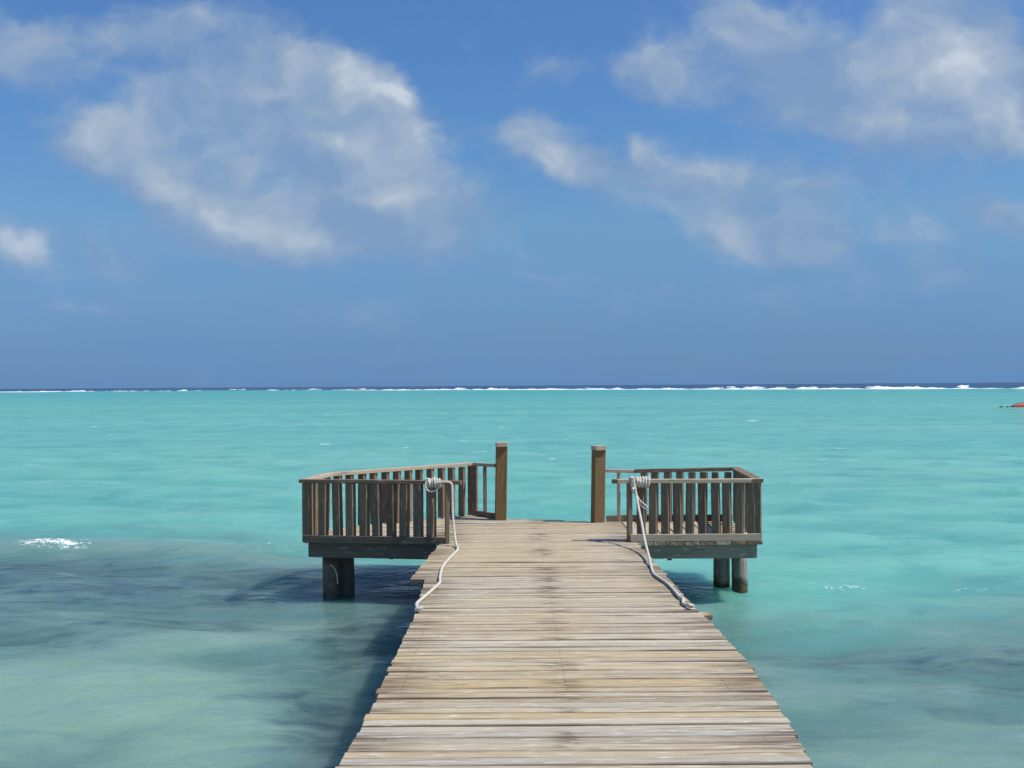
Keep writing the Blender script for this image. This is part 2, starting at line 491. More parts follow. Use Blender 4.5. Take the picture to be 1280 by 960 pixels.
# ------------------------------------------------------------------ the beach the pier starts from
def build_beach():
    xs = np.concatenate([np.linspace(-140, -20, 25), np.linspace(-19, 19, 77), np.linspace(20, 140, 25)])
    ys = np.concatenate([np.linspace(1.5, -12, 55), np.linspace(-13, -70, 20)])
    gx, gy = np.meshgrid(xs, ys, indexing='xy')
    d = -gy + 1.5
    gz = -.55 + 1.25 * (1 - np.exp(-np.clip(d, 0, None) / 4.5)) + .012 * d
    gz += .03 * np.sin(gx * .9 + 1.3 * np.sin(gy * .5)) + .02 * np.sin(gy * 1.7 + gx * .4) + rng.normal(0, .006, gx.shape)
    me = bpy.data.meshes.new('beach')
    nx_n = len(xs)
    fs = [(j * nx_n + i, (j + 1) * nx_n + i, (j + 1) * nx_n + i + 1, j * nx_n + i + 1) for j in range(len(ys) - 1) for i in range(nx_n - 1)]
    me.from_pydata(np.stack([gx, gy, gz], -1).reshape(-1, 3).tolist(), [], fs)
    for p in me.polygons:
        p.use_smooth = True
    return me


def sand_material():
    mt = bpy.data.materials.new('pale sand')
    mt.use_nodes = True
    N = NT(mt.node_tree)
    out = N.new('ShaderNodeOutputMaterial')
    b = N.new('ShaderNodeBsdfPrincipled')
    N.link(b.outputs[0], out.inputs[0])
    P = N.new('ShaderNodeNewGeometry').outputs['Position']
    n1, n2 = N.noise(P, 1.5, 6, .6), N.noise(P, 60.0, 4, .7)
    c = N.mix(N.step(n1, .35, .7), (.56, .49, .38), (.44, .37, .27))
    c = N.mix(N.math('MULTIPLY', N.step(n2, .4, .7), .3), c, (.66, .60, .50))
    c = N.mix(N.step(N.math('MULTIPLY_ADD', N.math('SUBTRACT', n1, .5), .2, N.sep(P)[2]), .20, .08), c, (.27, .22, .16))
    N.link(c, b.inputs['Base Color'])
    b.inputs['Roughness'].default_value = .9
    bp = N.new('ShaderNodeBump')
    bp.inputs['Strength'].default_value = .6
    bp.inputs['Distance'].default_value = .02
    N.put(bp.inputs['Height'], N.math('MULTIPLY_ADD', n2, .3, n1))
    N.link(bp.outputs[0], b.inputs['Normal'])
    return mt


beach = link_mesh('beach', build_beach(), sand_material())
tag(beach, 'pale sandy beach where the pier starts', 'beach', kind='structure')


# ------------------------------------------------------------------ surf on the reef
def simple_mat(name, colr, rough=.6, noise=0.0, scale=3.0, dark=None, spec=.3):
    mt = bpy.data.materials.new(name)
    mt.use_nodes = True
    N = NT(mt.node_tree)
    out = N.new('ShaderNodeOutputMaterial')
    b = N.new('ShaderNodeBsdfPrincipled')
    N.link(b.outputs[0], out.inputs[0])
    b.inputs['Roughness'].default_value = rough
    b.inputs['Specular IOR Level'].default_value = spec
    tcn = N.new('ShaderNodeTexCoord')
    n = N.noise(tcn.outputs['Object'], scale, 5, .6)
    dk = dark or tuple(c * .6 for c in colr)
    N.link(N.mix(N.math('MULTIPLY', N.step(n, .35, .7), noise), colr, dk), b.inputs['Base Color'])
    if noise:
        bp = N.new('ShaderNodeBump')
        bp.inputs['Strength'].default_value = .4
        bp.inputs['Distance'].default_value = .01
        N.put(bp.inputs['Height'], n)
        N.link(bp.outputs[0], b.inputs['Normal'])
    return mt


def build_surf():
    bm = bmesh.new()

    def breaker(x0, x1, dy_, h, wob=0.35):
        n = max(6, int((x1 - x0) / 1.2))
        rows = []
        ph = [random.uniform(0, 6.28) for _ in range(6)]
        for i in range(n + 1):
            t = i / n
            x = x0 + (x1 - x0) * t
            y = float(reef_y(x)) + dy_ + 3 * math.sin(x * .05 + ph[0]) + 1.5 * math.sin(x * .17 + ph[1])
            env = min(1, 6 * t, 6 * (1 - t))
            hh = h * env * (0.75 + .25 * math.sin(x * .11 + ph[2]) + wob * .5 * math.sin(x * .53 + ph[3]) + wob * random.uniform(-.5, .5))
            hh = max(hh, 0.05)
            wd = 2.5 + 1.5 * env
            prof = [(-wd * 1.8, -.4), (-wd, .12 * hh), (-wd * .45, .62 * hh), (-.2, hh), (wd * .35, .85 * hh), (wd * 1.2, .2 * hh), (wd * 2, -.4)]
            rows.append([bm.verts.new((x + random.uniform(-.2, .2), y + a + random.uniform(-.3, .3), z + (random.uniform(-.16, .16) * hh if z > 0 else 0))) for a, z in prof])
        for i in range(n):
            for j in range(6):
                bm.faces.new((rows[i][j], rows[i + 1][j], rows[i + 1][j + 1], rows[i][j + 1]))
    R_ = random.Random(5)
    # (start x px, end x px, height)
    segs = [(-60, 55, .45), (88, 182, .5), (186, 232, .6), (238, 262, .4), (262, 325, .6), (330, 350, 1.3), (356, 372, .9), (383, 405, 1.2), (376, 470, .7), (474, 560, .75), (555, 625, .9),
            (608, 642, 1.5), (636, 715, .9), (715, 785, 1.0), (790, 862, 1.0), (864, 905, .5), (900, 988, 1.25), (985, 1020, 1.6), (1018, 1075, .8), (1088, 1180, 1.35), (1160, 1248, 1.7), (1240, 1330, .9), (1330, 1420, 1.3),
            (-200, -70, .6), (1420, 1600, 1.2)]
    for a, b, h in segs:
        xs = []
        for p in (a, b):
            k = (p - 640) / 1350
            y = 700.0
            for _ in range(40):
                y = .5 * y + .5 * float(reef_y(k * y))
            xs.append(k * y)
        breaker(xs[0], xs[1], R_.uniform(-6, 6), min(h, 1.25) * .62, .8)
    # the thin unbroken line of white water along the reef edge
    for a in range(-520, 520, 65):
        breaker(a - 4, a + 70, R_.uniform(-9, -5), R_.uniform(.32, .5), .6)
    # scattered crests breaking farther out
    for k in range(26):
        x = R_.uniform(-420, 330)
        ln = R_.uniform(5, 16)
        breaker(x, x + ln, R_.uniform(40, 380), R_.uniform(.5, 1.1))
    for f in bm.faces:
        f.smooth = True
    bmesh.ops.recalc_face_normals(bm, faces=bm.faces)
    me = bpy.data.meshes.new('surf')
    bm.to_mesh(me)
    bm.free()
    return me


surf = link_mesh('surf', build_surf(), simple_mat('surf foam', (.84, .86, .87), .8, .35, .35, (.55, .64, .68)))
tag(surf, 'line of white surf breaking on the reef along the horizon', 'surf', kind='stuff')


# ------------------------------------------------------------------ wood
def wood_material(name, tones, streak, pale, streak_amt=.6, pale_amt=.5, nails=False, rough=.82, stain=None):
    mt = bpy.data.materials.new(name)
    mt.use_nodes = True
    N = NT(mt.node_tree)
    out = N.new('ShaderNodeOutputMaterial')
    b = N.new('ShaderNodeBsdfPrincipled')
    N.link(b.outputs[0], out.inputs[0])
    b.inputs['Roughness'].default_value = rough
    b.inputs['Specular IOR Level'].default_value = .12
    uvn = N.new('ShaderNodeUVMap', uv_map='grain')
    uv = uvn.outputs[0]
    tone = N.attr('tone')
    wv = N.vmath('SUBTRACT', N.noise(uv, 2.2, 2, .5, 'Color'), (.5, .5, .5))
    uvw = N.vmath('ADD', uv, N.vmath('MULTIPLY', wv, (0, .05, 0)))
    g1 = N.noise(N.vmath('MULTIPLY', uvw, (3.0, 120, 1)), 1.0, 5, .65)
    g2 = N.noise(N.vmath('MULTIPLY', uvw, (1.5, 30, 1)), 1.0, 5, .6)
    g3 = N.noise(N.vmath('MULTIPLY', uvw, (6.0, 34, 1)), 1.0, 4, .6)
    g4 = N.noise(N.vmath('MULTIPLY', uvw, (1.3, 7, 1)), 1.0, 5, .6)
    c = N.ramp(tone, tones)
    if nails:
        # the boards towards the middle of the pier have kept more of their tan colour
        Yp = N.sep(N.new('ShaderNodeNewGeometry').outputs['Position'])
        tn = N.noise(N.comb(Yp[0], Yp[1], 0.0), 0.55, 3, .55)
        tn = N.math('MULTIPLY', N.step(N.math('MULTIPLY_ADD', N.math('MULTIPLY', N.step(Yp[1], 5.5, 8.5), N.step(Yp[0], 1.6, .3)), .16, tn), .48, .70), .48)
        c = N.mix(tn, c, (.50, .385, .225))
    c = N.mix(N.math('MULTIPLY', N.step(g4, .35, .7), .45), c, N.ramp(N.math('FRACT', N.math('MULTIPLY', tone, 7.13)), tones))
    c = N.mix(N.math('MULTIPLY', N.step(g2, .52, .74), streak_amt), c, streak)
    c = N.mix(N.math('MULTIPLY', N.step(g3, .53, .72), pale_amt), c, pale)
    c = N.mix(N.math('MULTIPLY', N.step(g1, .42, .7), .30), c, tuple(s * .9 for s in streak))
    # knots
    vo = N.new('ShaderNodeTexVoronoi', feature='F1')
    N.link(N.vmath('MULTIPLY', uvw, (1.6, 7.0, 1)), vo.inputs['Vector'])
    vo.inputs['Scale'].default_value = 1.0
    kn = N.math('MULTIPLY', N.step(vo.outputs['Distance'], .16, .06), N.step(N.sep(vo.outputs['Color'])[0], .6, .65))
    c = N.mix(N.math('MULTIPLY', kn, .55), c, streak)
    h = N.math('ADD', N.math('MULTIPLY', g1, .5), N.math('MULTIPLY', g2, .8))
    if nails:
        cr = N.new('ShaderNodeUVMap', uv_map='cross')
        s_, t_, _z = N.sep(cr.outputs[0])
        geo = N.new('ShaderNodeNewGeometry')
        X_, Y_, _ = N.sep(geo.outputs['Position'])
        # leached stains round the nails of the middle joist, where water stands
        ax = N.math('ABSOLUTE', N.math('SUBTRACT', X_, .33))
        sp = N.noise(N.vmath('MULTIPLY', uvw, (5, 26, 1)), 1.0, 4, .6)
        brd = N.math('FRACT', N.math('MULTIPLY', tone, 13.7))
        st = N.math('MULTIPLY', N.math('SUBTRACT', 1.0, N.step(ax, .02, .22)), N.step(N.math('MULTIPLY_ADD', brd, .36, sp), .70, .90))
        c = N.mix(N.math('MULTIPLY', st, .62), c, (.075, .042, .026))
        # damp dark ends
        en = N.math('MULTIPLY', N.step(N.math('ABSOLUTE', N.math('SUBTRACT', s_, .5)), .30, .5), N.step(N.math('MULTIPLY_ADD', brd, .2, g2), .52, .72))
        c = N.mix(N.math('MULTIPLY', en, .75), c, (.10, .065, .048))
        # darker brown edges of each board
        ed = N.step(N.math('ABSOLUTE', N.math('SUBTRACT', t_, .5)), .36, .5)
        c = N.mix(N.math('MULTIPLY', N.math('MULTIPLY', ed, N.step(g4, .3, .6)), .68), c, (.10, .068, .046))
        dots = None
        for x0 in (-.70, .33, 1.34):
            for t0 in (.24, .76):
                ddx = N.math('SUBTRACT', X_, x0)
                ddy = N.math('MULTIPLY', N.math('SUBTRACT', t_, t0), .10)
                d = N.math('SQRT', N.math('ADD', N.math('MULTIPLY', ddx, ddx), N.math('MULTIPLY', ddy, ddy)))
                k = N.step(d, .008, .004)
                dots = k if dots is None else N.math('MAXIMUM', dots, k)
        c = N.mix(N.math('MULTIPLY', dots, N.step(N.math('FRACT', N.math('MULTIPLY', tone, 31.7)), .35, .6, 0, .7)), c, (.03, .02, .016))
    N.link(c, b.inputs['Base Color'])
    bp = N.new('ShaderNodeBump')
    bp.inputs['Strength'].default_value = .55
    bp.inputs['Distance'].default_value = .004
    N.put(bp.inputs['Height'], h)
    N.link(bp.outputs[0], b.inputs['Normal'])
    return mt


deck_wood = wood_material('weathered deck wood',
    [(0, (.36, .335, .29)), (.18, (.48, .43, .34)), (.32, (.33, .275, .21)), (.43, (.48, .36, .20)), (.55, (.53, .48, .38)), (.7, (.46, .37, .24)), (.85, (.40, .375, .335)), (1, (.57, .52, .42))],
    (.15, .095, .055), (.72, .68, .59), .8, .7, nails=True)
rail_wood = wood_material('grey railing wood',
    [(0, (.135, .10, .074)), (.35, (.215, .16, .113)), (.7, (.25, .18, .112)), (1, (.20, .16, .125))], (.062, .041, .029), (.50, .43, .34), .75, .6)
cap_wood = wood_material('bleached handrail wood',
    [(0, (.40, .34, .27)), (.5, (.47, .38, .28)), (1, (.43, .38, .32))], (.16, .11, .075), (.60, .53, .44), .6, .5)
post_wood = wood_material('brown post wood',
    [(0, (.20, .13, .062)), (1, (.235, .155, .08))], (.10, .06, .03), (.36, .27, .165), .8, .6)
dark_wood = wood_material('weathered shade-dark timber',  # weathered timber, with the left side's shade put into its tone
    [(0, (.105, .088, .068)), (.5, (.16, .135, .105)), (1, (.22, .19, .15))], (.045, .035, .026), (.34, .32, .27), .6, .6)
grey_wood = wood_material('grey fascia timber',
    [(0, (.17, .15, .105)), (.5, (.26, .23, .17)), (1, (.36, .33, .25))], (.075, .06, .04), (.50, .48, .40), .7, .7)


class Wood:
    """collects sawn pieces (with grain coordinates) into one mesh"""

    def __init__(self):
        self.bm = bmesh.new()
        self.g = self.bm.loops.layers.uv.new('grain')
        self.c = self.bm.loops.layers.uv.new('cross')
        self.t = self.bm.verts.layers.float.new('tone')

    def loft(self, rings, us, tone=None, closed_top=True):
        """rings: list of equal-length vertex loops; us: lengthwise coordinate of each ring"""
        bm = self.bm
        tone = random.random() if tone is None else tone
        off = random.uniform(0, 60)
        vo = random.uniform(0, 20)
        n = len(rings[0])
        vs = []
        for rg in rings:
            row = []
            for p in rg:
                q = bm.verts.new(p)
                q[self.t] = tone
                row.append(q)
            vs.append(row)
        per = [0.0]
        for j in range(n):
            per.append(per[-1] + (Vector(rings[0][(j + 1) % n]) - Vector(rings[0][j])).length)
        L = max(1e-6, us[-1] - us[0])
        # cross coordinate: position across the widest axis
        r0 = [Vector(p) for p in rings[0]]
        cen = sum(r0, Vector()) / n
        ax = max(((a - b) for a in r0 for b in r0), key=lambda w: Vector((w.x, w.y, 0)).length)
        ax = Vector((ax.x, ax.y, 0))
        wdt = ax.length or 1
        ax = ax / wdt

        def cross(j):
            return .5 + (r0[j] - cen).dot(ax) / wdt
        for i in range(len(rings) - 1):
            for j in range(n):
                k = (j + 1) % n
                f = bm.faces.new((vs[i][j], vs[i][k], vs[i + 1][k], vs[i + 1][j]))
                for lp, (ii, jj, pj) in zip(f.loops, ((i, j, per[j]), (i, k, per[j + 1]), (i + 1, k, per[j + 1]), (i + 1, j, per[j]))):
                    lp[self.g].uv = (us[ii] + off, pj + vo)
                    lp[self.c].uv = ((us[ii] - us[0]) / L, cross(jj))
        for row, rg in ((vs[0][::-1], 0), (vs[-1], 1)):
            f = bm.faces.new(row)
            for lp in f.loops:
                lp[self.g].uv = (lp.vert.co.z * .6 + off + lp.vert.co.x * .4, vo + lp.vert.co.z + lp.vert.co.y * 3 + lp.vert.co.x * .7)
                lp[self.c].uv = (float(rg), .5)

    def beam(self, p0, p1, w, h, side=None, tone=None, ch=.004, seg=1, wob=0.0):
        """rectangular timber from p0 to p1; w across 'side', h across the third axis"""
        p0, p1 = Vector(p0), Vector(p1)
        d = (p1 - p0)
        L = d.length
        d.normalize()
        if side is None:
            side = Vector((0, 0, 1)).cross(d)
            if side.length < .1:
                side = Vector((1, 0, 0))
        s = Vector(side)
        s = (s - d * s.dot(d)).normalized()
        t = d.cross(s)
        a, b = w / 2, h / 2
        prof = [(-a + ch, -b), (a - ch, -b), (a, -b + ch), (a, b - ch), (a - ch, b), (-a + ch, b), (-a, b - ch), (-a, -b + ch)]
        rings, us = [], []
        for i in range(seg + 1):
            q = p0 + d * (L * i / seg)
            if wob and 0 < i < seg:
                q = q + s * random.uniform(-wob, wob) + t * random.uniform(-wob, wob)
            rings.append([q + s * x + t * y for x, y in prof])
            us.append(L * i / seg)
        self.loft(rings, us, tone)

    def build(self, name, mat, parent=None, smooth=False):
        bmesh.ops.recalc_face_normals(self.bm, faces=self.bm.faces)
        if smooth:
            for f in self.bm.faces:
                f.smooth = True
        me = bpy.data.meshes.new(name)
        self.bm.to_mesh(me)
        self.bm.free()
        return link_mesh(name, me, mat, parent)


pier = bpy.data.objects.new('pier', None)
COL.objects.link(pier)
pier.empty_display_size = .5
pier.location = (0, 0, 0)
tag(pier, 'weathered wooden pier ending in a railed platform over turquoise water', 'pier')


def lerp(y, pts):
    return float(np.interp(y, [p[0] for p in pts], [p[1] for p in pts]))


XL = [(-3, -.90), (5.38, -.889), (6.45, -.838), (7.84, -.83), (9.18, -.816), (10.7, -.87)]
XR = [(-3, 1.46), (5.37, 1.485), (6.1, 1.545), (7.3, 1.60), (8.35, 1.59), (9.25, 1.545), (10.6, 1.53), (11.97, 1.507), (13.2, 1.50)]
XLW = [(10.7, -1.01), (11.4, -.97), (13.2, -.87)]
TH = .038


def deck_board(wd, x0, x1, y, w, z, tone=None, nseg=None, bow=None):
    """a deck board lying along X, its top slightly cupped and not quite straight"""
    n = nseg or max(3, int((x1 - x0) / .22))
    rings, us = [], []
    bow = random.uniform(-.006, .006) if bow is None else bow
    tilt = random.gauss(0, .010)
    sk = random.gauss(0, .0022)
    ph, ph2 = random.uniform(0, 6.28), random.uniform(0, 6.28)
    a = w / 2
    for i in range(n + 1):
        t = i / n
        x = x0 + (x1 - x0) * t
        yy = y + bow * (4 * t * (1 - t) - .5) + sk * (t - .5) * (x1 - x0)
        zt = z + .0022 * math.sin(ph + 3.1 * t) + .001 * math.sin(ph2 + 11 * t)
        wa = a * (1 + .02 * math.sin(ph2 + 6 * t))
        tl = tilt + .008 * math.sin(ph + 5 * t)
        cup = .0015
        prof = [(-wa, -TH), (wa, -TH), (wa, -.005), (wa - .005, 0), (wa * .4, -cup), (-wa * .4, -cup), (-wa + .005, 0), (-wa, -.005)]
        rings.append([Vector((x, yy + py_, zt + pz_ + py_ * tl)) for py_, pz_ in prof])
        us.append(x)
    wd.loft(rings, us, tone)


# walkway: boards nailed across, ends not in line
PITCHB = .107
WIDE = 6.90                     # one broad tan board among the narrow ones
wd = Wood()
y = -6.2
while y < 10.62:
    wide = abs(y - WIDE) < PITCHB * .5
    if wide:
        y += .042
    w = (.188 if wide else PITCHB * random.uniform(.985, 1.015)) - random.choice((.002, .003, .004, .005, .007))
    l = lerp(y, XL) + random.gauss(0, .005)
    r = lerp(y, XR) + random.gauss(0, .0045)
    tone = .43 if wide else random.random()
    deck_board(wd, l, r, y, w, DECK + random.gauss(0, .0026), tone)
    y += PITCHB + (.041 if wide else 0)
y_w = y
# long tan board to which the ropes are made fast
wd.beam((1.36, 9.16, DECK - .062), (1.675, 9.16, DECK - .062), .14, .04, tone=.42)
wd.beam((-.845, 9.08, DECK - .066), (-.6, 9.08, DECK - .066), .10, .045, tone=.45)
walk = wd.build('walkway_deck', deck_wood, pier)

# platform
PLAT = [(-2.60, 13.42), (-.875, 13.14), (-.87, 12.9), (1.5, 12.9), (1.5, 15.0), (1.16, 15.03), (-.12, 15.47), (-.60, 15.98), (-2.47, 14.36)]


def span(yq, poly):
    xs = []
    for i in range(len(poly)):
        (xa, ya), (xb, yb) = poly[i], poly[(i + 1) % len(poly)]
        if (ya <= yq < yb) or (yb <= yq < ya):
            xs.append(xa + (xb - xa) * (yq - ya) / (yb - ya))
    return (min(xs), max(xs)) if len(xs) >= 2 else None


wd = Wood()
y = y_w + .004
while y < 13.02:
    w = PITCHB - random.choice((.0015, .003, .005))
    deck_board(wd, lerp(y, XLW) + random.gauss(0, .008), lerp(y, XR) + random.gauss(0, .008), y, w, DECK + .004 + random.gauss(0, .002))
    y += PITCHB
while y < 15.95:
    sp = span(y, PLAT)
    if sp and sp[1] - sp[0] > .1:
        l, r = sp
        if r > 1.3:
            r = 1.5
        if l < -1.0:
            # the wing boards butt on the walkway boards
            deck_board(wd, l, -.885, y, PITCHB - .004, DECK + random.gauss(0, .002))
            l = -.875
        if r - l > .05:
            deck_board(wd, l, r, y, PITCHB - .004, DECK + random.gauss(0, .002))
    y += PITCHB
# wing on the right: wider boards running out to sea
x = 1.60
while x < 2.98:
    wb = .18
    rings, us = [], []
    y0, y1 = 13.02 + random.gauss(0, .006), 15.02 + random.gauss(0, .006)
    zt = DECK + .002 + random.gauss(0, .002)
    for i in range(7):
        yy = y0 + (y1 - y0) * i / 6
        a = wb / 2
        rings.append([Vector((x + q, yy, zt + z_)) for q, z_ in [(-a, -TH), (a, -TH), (a, -.005), (a - .005, 0), (a * .4, -.001), (-a * .4, -.001), (-a + .005, 0), (-a, -.005)]])
        us.append(yy)
    wd.loft(rings, us)
    x += .1885
plat = wd.build('platform_deck', deck_wood, pier)

# fascia boards and bearers under the wings
wd = Wood()
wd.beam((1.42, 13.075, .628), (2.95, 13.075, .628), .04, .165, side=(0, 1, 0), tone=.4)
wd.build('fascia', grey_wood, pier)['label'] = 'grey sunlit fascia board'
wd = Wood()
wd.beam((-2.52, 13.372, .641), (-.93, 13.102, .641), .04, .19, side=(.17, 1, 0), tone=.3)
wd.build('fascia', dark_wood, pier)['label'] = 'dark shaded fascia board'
for (a, b) in (((2.935, 13.10), (3.0, 14.98)), ((-2.52, 13.40), (-2.40, 14.33)), ((-2.38, 14.36), (-.62, 15.90)), ((1.3, 14.94), (2.98, 14.96)), ((-.62, 15.86), (1.2, 14.94))):
    wd = Wood()
    wd.beam((a[0], a[1], .628), (b[0], b[1], .628), .04, .16)
    wd.build('fascia', dark_wood, pier)
for xj in (-.70, .33, 1.34):
    wd = Wood()
    wd.beam((xj, -6.2, .612), (xj, 14.9, .612), .05, .195, side=(1, 0, 0))
    wd.build('joist', dark_wood, pier)
for (xj, ya, yb) in ((1.9, 13.1, 14.9), (2.5, 13.1, 14.9), (-1.5, 13.3, 15.0), (-2.0, 13.4, 14.7)):
    wd = Wood()
    wd.beam((xj, ya, .612), (xj, yb, .612), .05, .185, side=(1, 0, 0))
    wd.build('joist', dark_wood, pier)


# piles
def pile_material():
    mt = bpy.data.materials.new('pile timber')
    mt.use_nodes = True
    N = NT(mt.node_tree)
    out = N.new('ShaderNodeOutputMaterial')
    b = N.new('ShaderNodeBsdfPrincipled')
    N.link(b.outputs[0], out.inputs[0])
    geo = N.new('ShaderNodeNewGeometry')
    P = geo.outputs['Position']
    z = N.sep(P)[2]
    n1 = N.noise(N.vmath('MULTIPLY', P, (26, 26, 1.6)), 1.0, 5, .6)
    n2 = N.noise(P, 7.0, 5, .6)
    n3 = N.noise(N.vmath('MULTIPLY', P, (9, 9, 2.4)), 1.0, 4, .6)
    c = N.mix(N.step(n1, .35, .7), (.30, .28, .25), (.15, .12, .095))
    c = N.mix(N.math('MULTIPLY', N.step(n3, .55, .7), .75), c, (.17, .085, .04))
    wet = N.step(N.math('MULTIPLY_ADD', N.math('SUBTRACT', n2, .5), .35, z), .22, .08)
    c = N.mix(wet, c, N.mix(N.step(n2, .45, .6), (.04, .035, .02), (.13, .10, .04)))
    N.link(c, b.inputs['Base Color'])
    b.inputs['Roughness'].default_value = .75
    bp = N.new('ShaderNodeBump')
    bp.inputs['Strength'].default_value = .5
    bp.inputs['Distance'].default_value = .01
    N.put(bp.inputs['Height'], N.math('ADD', n1, n2))
    N.link(bp.outputs[0], b.inputs['Normal'])
    return mt


pile_mat = pile_material()


def pile(x, y, rad, top=.56, mat=pile_mat):
    w_ = Wood()
    rings, us = [], []
    ph = random.uniform(0, 6.28)
    for i in range(12):
        z = -1.6 + (top + 1.6) * i / 11
        rg = []
        for k in range(24):
            a = 2 * math.pi * k / 24
            rr = rad * (1 + .025 * math.sin(2 * a + ph) + .015 * math.sin(5 * a + ph + z * 2)) * (1.02 - .02 * i / 11)
            rg.append(Vector((x + rr * math.cos(a) + .004 * math.sin(z * 3 + ph), y + rr * math.sin(a), z)))
        rings.append(rg)
        us.append(z)
    w_.loft(rings, us)
    return w_.build('pile', mat, pier, smooth=True)


dark_pile = simple_mat('shade-toned pile', (.14, .125, .105), .8, .7, 6, (.06, .052, .04))  # darker copy of the pile timber, its shade put into the colour
pile(2.705, 14.0, .108)
pile(2.895, 13.83, .098)
pile(-2.31, 13.66, .098, mat=dark_pile)
pile(-2.165, 13.93, .114, mat=dark_pile)
for yp in (1.5, 5.0, 8.4, 11.6):
    pile(-.45, yp, .1, .51)
    pile(1.10, yp, .1, .51)
pile(.1, 14.6, .1, .51)
pile(1.15, 14.5, .1, .51)


# railings
def baluster(x, y, z0, z1, w, d, ang, parent, lean=(0, 0), mat=None, name='baluster'):
    w_ = Wood()
    s = (math.cos(ang), math.sin(ang), 0)
    w_.beam((x - lean[0] * .5, y - lean[1] * .5, z0), (x + lean[0] * .5, y + lean[1] * .5, z1), w, d, side=s, ch=.005)
    return w_.build(name, mat or rail_wood, parent)


RT = DECK + .755               # top of the handrails
TURN = math.radians(-27)       # the balusters are set turned to the left


def balusters(p0, p1, n, z0, z1, parent, w=.085, d=.06, turn=TURN, skip=(), jit=.006):
    for i in range(n):
        if i in skip:
            continue
        t = i / (n - 1)
        x = p0[0] + (p1[0] - p0[0]) * t + random.gauss(0, jit)
        y = p0[1] + (p1[1] - p0[1]) * t
        baluster(x, y, z0, z1 + random.uniform(-.002, .002), w * random.uniform(.94, 1.05), d, turn + random.gauss(0, .06), parent, (random.gauss(0, .008), 0))


# right wing: landward rail
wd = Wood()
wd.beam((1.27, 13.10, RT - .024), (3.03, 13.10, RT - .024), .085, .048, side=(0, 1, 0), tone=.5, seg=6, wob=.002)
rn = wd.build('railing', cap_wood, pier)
rn['label'] = 'sunlit landward railing'
wd = Wood()
wd.beam((1.205, 13.10, RT - .024), (1.262, 13.10, RT - .024), .087, .05, side=(0, 1, 0), tone=.2)
wd.build('rail_end', dark_wood, rn)
wd = Wood()
wd.beam((1.42, 13.055, DECK + .050), (2.99, 13.055, DECK + .050), .04, .085, side=(0, 1, 0), tone=.3)
wd.build('bottom_rail', cap_wood, rn)
balusters((1.56, 13.125), (2.90, 13.125), 10, DECK + .01, RT - .05, rn, w=.094, d=.075)
baluster(1.415, 13.10, DECK + .004, RT - .05, .055, .075, math.radians(12), rn, name='end_post', mat=rail_wood)
# right wing: outer rail
wd = Wood()
wd.beam((2.965, 13.05, RT - .022), (3.10, 15.06, RT - .03), .13, .042, tone=.3, seg=4, wob=.002)
ro = wd.build('railing', rail_wood, pier)
balusters((2.965, 13.22), (3.06, 14.95), 9, DECK + .01, RT - .047, ro, w=.085, d=.045, turn=math.radians(80))
baluster(2.965, 13.11, DECK - .02, RT - .046, .10, .07, math.radians(-22), ro, name='end_post')
# right wing: seaward rail
wd = Wood()
wd.beam((1.70, 14.98, RT - .05), (3.02, 15.0, RT - .035), .085, .05, side=(0, 1, 0), seg=4, wob=.003)
rb = wd.build('railing', rail_wood, pier)
wd = Wood()
wd.beam((1.30, 15.03, DECK + .045), (3.05, 15.03, DECK + .045), .04, .085, side=(0, 1, 0))
wd.build('bottom_rail', rail_wood, rb)
balusters((1.82, 14.985), (2.98, 14.985), 8, DECK + .01, RT - .075, rb, w=.09, d=.08, turn=math.radians(-24))
wd = Wood()
wd.beam((1.27, 15.02, RT - .045), (1.72, 15.03, RT - .062), .05, .045, side=(0, 1, 0), tone=.5)
wd.build('handrail', cap_wood, rb)
baluster(1.475, 15.03, DECK + .0, RT - .075, .048, .045, math.radians(-8), rb, mat=cap_wood)

# left wing: landward rail
A, B = (-2.60, 13.36), (-.62, 13.04)
ux = Vector((B[0] - A[0], B[1] - A[1], 0)).normalized()
nx_ = Vector((-ux.y, ux.x, 0))
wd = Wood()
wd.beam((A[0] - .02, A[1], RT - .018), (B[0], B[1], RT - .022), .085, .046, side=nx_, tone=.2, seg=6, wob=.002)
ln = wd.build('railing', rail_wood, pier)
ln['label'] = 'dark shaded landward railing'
wd = Wood()
wd.beam((A[0] + .01, A[1] - .045, DECK + .03), (-.80, 13.02, DECK + .03), .04, .09, side=nx_, tone=.2)
wd.build('bottom_rail', dark_wood, ln)
balusters((-2.33, A[1] + ux.y * .26), (-.98, A[1] + ux.y * 1.63), 9, DECK - .0, RT - .046, ln, w=.102, d=.085)
baluster(-2.545, 13.36, DECK - .02, RT - .046, .10, .075, math.radians(-20), ln, name='end_post')
baluster(-.795, 13.075, DECK + .003, RT - .046, .05, .085, math.radians(8), ln, name='end_post')
# left wing: outer rail
wd = Wood()
wd.beam((-2.58, 13.34, RT - .020), (-2.44, 14.42, RT - .024), .13, .042, tone=.4)
lo_ = wd.build('railing', cap_wood, pier)
balusters((-2.53, 13.52), (-2.45, 14.28), 5, DECK + .01, RT - .046, lo_, w=.085, d=.045, turn=math.radians(78))
